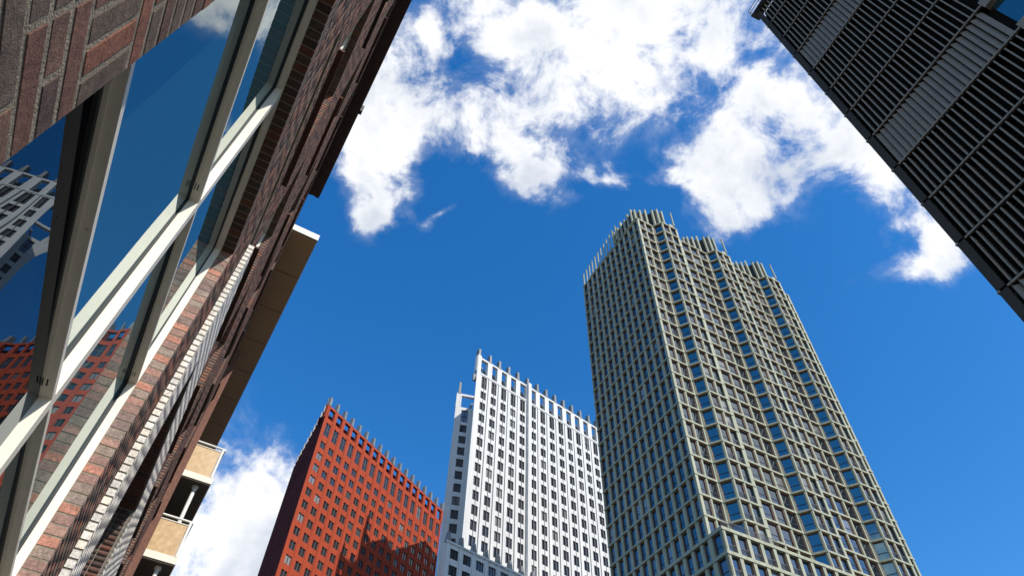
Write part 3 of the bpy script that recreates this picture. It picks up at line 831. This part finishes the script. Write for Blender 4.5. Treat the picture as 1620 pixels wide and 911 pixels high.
def bevel_box(mbx, x0, x1, y0, y1, z0, z1, c=0.003):
    """box with a chamfer round its front face (front = low y)"""
    A = [(x0 + c, y0, z0 + c), (x1 - c, y0, z0 + c), (x1 - c, y0, z1 - c), (x0 + c, y0, z1 - c)]
    B = [(x0, y0 + c, z0), (x1, y0 + c, z0), (x1, y0 + c, z1), (x0, y0 + c, z1)]
    C = [(x0, y1, z0), (x1, y1, z0), (x1, y1, z1), (x0, y1, z1)]
    k = len(mbx.v); mbx.v += A + B + C
    mbx.f.append((k, k + 1, k + 2, k + 3))
    for i in range(4):
        j = (i + 1) % 4
        mbx.f.append((k + 4 + i, k + 4 + j, k + j, k + i)); mbx.f.append((k + 8 + i, k + 8 + j, k + 4 + j, k + 4 + i))
    mbx.mi += [0] * 9; mbx.tone += [0.0] * 9
bcache = {}
def brick(L, H, Dp, loc, mat=m_brick, tilt=0.0):
    key = (round(L, 3), round(H, 3), round(Dp, 3), mat.name)
    if key not in bcache:
        bx = MB(); bevel_box(bx, 0, L, 0, Dp, 0, H); bcache[key] = bx.mesh('brick', mat)
    o = link('brick', bcache[key], BB, loc); o.rotation_euler = (random.gauss(0, tilt), random.gauss(0, tilt), random.gauss(0, tilt))
    return o
# pier by the camera: stretchers, a soldier course, stretchers again
for k in range(-40, 60):
    z0 = sz0 + k * CH + (0.006 if k >= 3 else 0)
    if z0 <= PR[2] or z0 + CH - JT >= PR[3] + CH: continue
    if 0 <= k < 3:
        if k == 0:
            u = PR[1] - (CH - JT)
            for i in range(11):
                brick(CH - JT, 3 * CH + 0.006 - JT, 0.09, (u, YW + random.uniform(-0.0006, 0.0005), sz0), tilt=0.003); u -= CH
        continue
    u = PR[1] - (0.21 if k % 2 else 0.10)
    brick(0.21 if k % 2 else 0.10, CH - JT, 0.09, (u, YW + random.uniform(-0.0006, 0.0005), z0), tilt=0.0025)
    while u > PR[0]:
        L = 0.21 if random.random() < 0.85 else 0.10
        u -= L + JT
        brick(L, CH - JT, 0.09, (u, YW + random.uniform(-0.0006, 0.0005), z0), tilt=0.0025)
# far reveal of the big window
k = 0
while W1[2] + k * CH < W1[3] - 0.03:
    z = W1[2] + k * CH
    if z > Z(1.2):
        bx = brick(0.042, CH - JT, YF + 0.02 - YW, (W1[1] - 0.0025 + random.uniform(-0.0008, 0.0008), YW, z), m_brick_sunlit, 0.004)
    k += 1
# brick lintel of the big window
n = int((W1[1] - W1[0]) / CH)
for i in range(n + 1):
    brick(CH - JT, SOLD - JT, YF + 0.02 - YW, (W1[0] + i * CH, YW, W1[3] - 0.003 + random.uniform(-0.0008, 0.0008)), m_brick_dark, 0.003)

# --- the big window
def ubox(name, par, u0, u1, y0, y1, z0, z1, m):
    b = MB(); b.box(u0, u1, y0, y1, z0, z1); return part(name, b, m, par)
WIN = link('window', None, BB); WIN.empty_display_size = 0.3
FW, FT = 0.055, 0.022
rows_z = [W1[2], Z(0.6), Z(3.68), Z(6.73), W1[3]]
uM = 5.4 * D
def member(name, u0, u1, z0, z1, horiz):
    b = MB(); b.box(u0, u1, YF, YG + 0.05, z0, z1)
    if horiz:   # glazing bead and drip groove on the underside
        b.box(u0 + 0.002, u1 - 0.002, YG - 0.022, YG - 0.002, z0 - 0.007, z0)
    return part(name, b, m_frame, WIN)
member('jamb', W1[0] + 0.001, W1[0] + FW, W1[2], W1[3], False)
member('jamb', W1[1] - 0.03, W1[1] - 0.001, W1[2], W1[3], False)
member('mullion', uM, uM + FW, W1[2] + 0.03, W1[3] - 0.035, False)
member('head', W1[0] + FW, W1[1] - 0.03, W1[3] - 0.035, W1[3] - 0.001, True)
member('sill', W1[0] + FW, W1[1] - 0.03, W1[2] + 0.001, W1[2] + 0.03, False)
cells_u = [(W1[0] + FW, uM), (uM + FW, W1[1] - 0.03)]
for z in rows_z[1:-1]:
    for (a, b_) in cells_u: member('transom', a, b_, z, z + FT, True)
for (a, b_) in cells_u:
    for j in range(len(rows_z) - 1):
        z0 = rows_z[j] + (FT if j else 0.03); z1 = rows_z[j + 1] - (0.035 if j == len(rows_z) - 2 else 0.0)
        p = MB(); p.box(-(b_ - a) / 2, (b_ - a) / 2, 0, 0.02, -(z1 - z0) / 2, (z1 - z0) / 2)
        tinted = j == 1 and a < uM - 0.5
        po = part('pane', p, m_glass_tint if tinted else m_glass_near, WIN, loc=((a + b_) / 2, YG, (z0 + z1) / 2))
        po.rotation_euler = (random.gauss(0, 0.0035), 0, random.gauss(0, 0.0035))
        if tinted: po.rotation_euler = (0.004, 0, -0.017)      # sash not quite closed
        gk = MB(); t = 0.007; g0, g1 = YG - 0.009, YG + 0.004
        gk.box(a, a + t, g0, g1, z0, z1); gk.box(b_ - t, b_, g0, g1, z0, z1); gk.box(a + t, b_ - t, g0, g1, z0, z0 + t); gk.box(a + t, b_ - t, g0, g1, z1 - 0.024, z1 - 0.007)
        part('gasket', gk, m_gasket, WIN)
for z in rows_z[1:-1]:
    for (a, b_) in cells_u:
        for uu in (b_ - 0.10,):
            b = MB(); b.box(uu, uu + 0.035, YF + 0.022, YF + 0.027, z - 0.0012, z + 0.002); b.box(uu - 0.01, uu + 0.03, YF + 0.034, YF + 0.038, z - 0.0082, z + 0.002); part('drain_slot', b, m_gasket, WIN)
        uu = a + (b_ - a) * 0.45; b = MB(); b.tube((uu, YF + 0.012, z - 0.001), (uu, YF + 0.012, z + 0.001), 0.0025, 8); part('screw', b, m_frame_dark, WIN)
# --- the other windows of the facade
for h in holes[1:-1]:
    wn = link('window', None, BB, (0, 0, 0))
    fb = MB(); t = 0.05
    fb.box(h[0], h[0] + t, YF, YG + 0.05, h[2], h[3]); fb.box(h[1] - t, h[1], YF, YG + 0.05, h[2], h[3])
    fb.box(h[0] + t, h[1] - t, YF, YG + 0.05, h[2], h[2] + t); fb.box(h[0] + t, h[1] - t, YF, YG + 0.05, h[3] - t, h[3] - 0.001)
    um = (h[0] + h[1]) / 2; fb.box(um - 0.03, um + 0.03, YF + 0.01, YG + 0.05, h[2] + t, h[3] - t)
    part('frame', fb, m_frame, wn)
    p = MB(); p.box(h[0] + t, h[1] - t, YG, YG + 0.02, h[2] + t, h[3] - t); part('pane', p, m_glass_near, wn)
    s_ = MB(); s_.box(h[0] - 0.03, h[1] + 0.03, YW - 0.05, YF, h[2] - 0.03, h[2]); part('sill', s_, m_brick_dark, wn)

# --- projecting lower storey of pale glazed brick
xs = [BAY0 + 0.006, ob[0], ob[1], ob2[0], ob2[1], BAY1]; zz = [0.0, ob[3], BAYZ - 0.005]
w = grid_wall(xs, zz, lambda i, j: i in (1, 3) and j == 0, 0.35, y=BAYY + 0.003)
w.quad((BAY0 + 0.006, BAYY, 0), (BAY0 + 0.006, YW + 0.03, 0), (BAY0 + 0.006, YW + 0.03, BAYZ - 0.005), (BAY0 + 0.006, BAYY, BAYZ - 0.005))
part('glazed_storey_core', w, m_mortar_dark, BB)
lo, hi = [], []
lod, hid = [], []
k = 0
while k * CH < BAYZ - CH:
    z0 = k * CH + 0.01
    for (a, b_) in cut(BAY0 + 0.062, BAY1, z0, z0 + CH - JT, [ob, ob2]):
        u = a
        while u < b_ - 0.02:
            L = 0.10 if (u == a and k % 2) else 0.21
            e_ = min(b_, u + L)
            lo.append((u, BAYY + random.uniform(-0.0006, 0.0006), z0)); hi.append((e_, BAYY + 0.03, z0 + CH - JT)); u = e_ + JT
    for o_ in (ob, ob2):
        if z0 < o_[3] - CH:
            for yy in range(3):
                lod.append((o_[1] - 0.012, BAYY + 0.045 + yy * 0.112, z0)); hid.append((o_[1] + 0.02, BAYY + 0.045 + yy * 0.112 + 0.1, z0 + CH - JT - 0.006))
    if z0 > Z(2.0):
        brick(0.05, CH - JT - 0.003, YW - BAYY + 0.012, (BAY0, BAYY, z0), m_glazed, 0.003)
    k += 1
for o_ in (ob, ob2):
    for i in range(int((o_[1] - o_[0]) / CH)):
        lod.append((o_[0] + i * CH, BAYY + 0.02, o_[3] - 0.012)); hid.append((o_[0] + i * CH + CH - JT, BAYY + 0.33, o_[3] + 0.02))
lo, hi = np.array(lo, np.float32), np.array(hi, np.float32)
stuff(link('glazed_bricks', boxes_mesh('glazed_bricks', lo, hi, m_glazed, rng.random(len(lo))), BB))
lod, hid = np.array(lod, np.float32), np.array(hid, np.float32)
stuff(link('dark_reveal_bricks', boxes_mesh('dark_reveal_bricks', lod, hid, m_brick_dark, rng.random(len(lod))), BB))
for o_ in (ob, ob2):
    p = MB(); p.box(o_[0], o_[1], BAYY + 0.30, BAYY + 0.32, 0, o_[3]); part('void_sheet', p, m_black, BB)  # black sheet standing in for the dark inside the opening

# --- roof overhangs
b = MB(); OV = 0.10
b.box(U0, 29.2 * D, OV, YW + 0.02, ROOF + 0.002, ROOF + 0.42)
part('roof_overhang', b, m_wood, BB)
for k in range(3):
    b = MB(); y = OV + 0.02 + k * 0.105; b.box(U0, 29.2 * D - 0.1 * (k % 2), y, y + 0.095, ROOF - 0.025, ROOF); part('soffit_board', b, m_wood, BB)
b = MB(); b.box(21.5 * D, 21.8 * D, OV - 0.07, OV, ROOF + 0.05, ROOF + 0.4); part('gutter_bracket', b, m_gasket, BB)
CY, CU0, CU1, CZ = -0.42, 13.8, 26.0, ROOF + 0.05
b = MB(); b.box(CU0, CU1, CY, YW + 0.2, CZ + 0.03, CZ + 0.30); part('canopy', b, m_cream, BB)
b = MB(); b.box(CU0 + 0.04, CU1 - 0.04, CY + 0.04, YW - 0.01, CZ + 0.024, CZ + 0.0295); part('soffit_backing', b, m_gasket, BB)
nP = 7
for k in range(nP):
    b = MB(); a = CU0 + 0.05 + (CU1 - CU0 - 0.1) * k / nP; c = CU0 + 0.05 + (CU1 - CU0 - 0.1) * (k + 1) / nP
    b.box(a + 0.016, c - 0.016, CY + 0.05, YW - 0.01, CZ, CZ + 0.023); part('soffit_panel', b, m_soffit, BB)
# far pier in redder brick
b = MB(); b.box(18.6, 19.2, 0.24, YW, 0, ROOF - 1.0); part('pilaster', b, m_brick, BB)

# --- balconies at the far end
BE = 0.62
bu0, bu1, by0, by1 = 33 * BE, 33 * BE + 3.4, -BE, YW
for (zs_, zr_) in ((21.1 * BE, 23.0 * BE), (16.75 * BE, 18.65 * BE), (12.4 * BE, 14.3 * BE), (8.1 * BE, 10.0 * BE)):
    BAL = link('balcony', None, BB, (0, 0, EYE)); BAL.empty_display_size = 0.4
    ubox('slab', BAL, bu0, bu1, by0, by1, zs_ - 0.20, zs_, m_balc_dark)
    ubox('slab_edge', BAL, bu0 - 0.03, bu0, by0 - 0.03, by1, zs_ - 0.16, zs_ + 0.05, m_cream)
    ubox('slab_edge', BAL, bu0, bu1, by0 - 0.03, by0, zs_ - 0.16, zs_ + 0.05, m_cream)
    b = MB(); b.tube((bu0, by0, zr_), (bu0, by1, zr_), 0.032); b.tube((bu0, by0, zr_), (bu1, by0, zr_), 0.032); part('handrail', b, m_whitepaint, BAL)
    b = MB(); b.tube((bu0, by0 + 0.02, zr_ - 0.13), (bu0, by1, zr_ - 0.13), 0.022); b.tube((bu0, by0 + 0.02, zr_ - 0.13), (bu1, by0 + 0.02, zr_ - 0.13), 0.022); part('handrail', b, m_cream, BAL)
    ubox('panel', BAL, bu0 - 0.008, bu0 + 0.008, by0 + 0.10, by1 - 0.05, zs_ + 0.06, zr_ - 0.16, m_amber)
    ubox('panel', BAL, bu0 + 0.05, bu1 - 0.05, by0 + 0.008, by0 + 0.022, zs_ + 0.06, zr_ - 0.16, m_amber)
    b = MB(); b.tube((bu0, by0 + 0.05, zs_ + 0.05), (bu0, by0 + 0.05, zr_), 0.045); part('post', b, m_whitepaint, BAL)
    b = MB(); b.tube((bu0 + 0.3, by0 + 0.36, zs_ - 2.6), (bu0 + 0.3, by0 + 0.36, zs_ - 0.20), 0.06, 14); b.tube((bu0 + 0.3, by0 + 0.36, zs_ - 0.26), (bu0 + 0.3, by0 + 0.36, zs_ - 0.20), 0.10, 14); part('column', b, m_whitepaint, BAL)
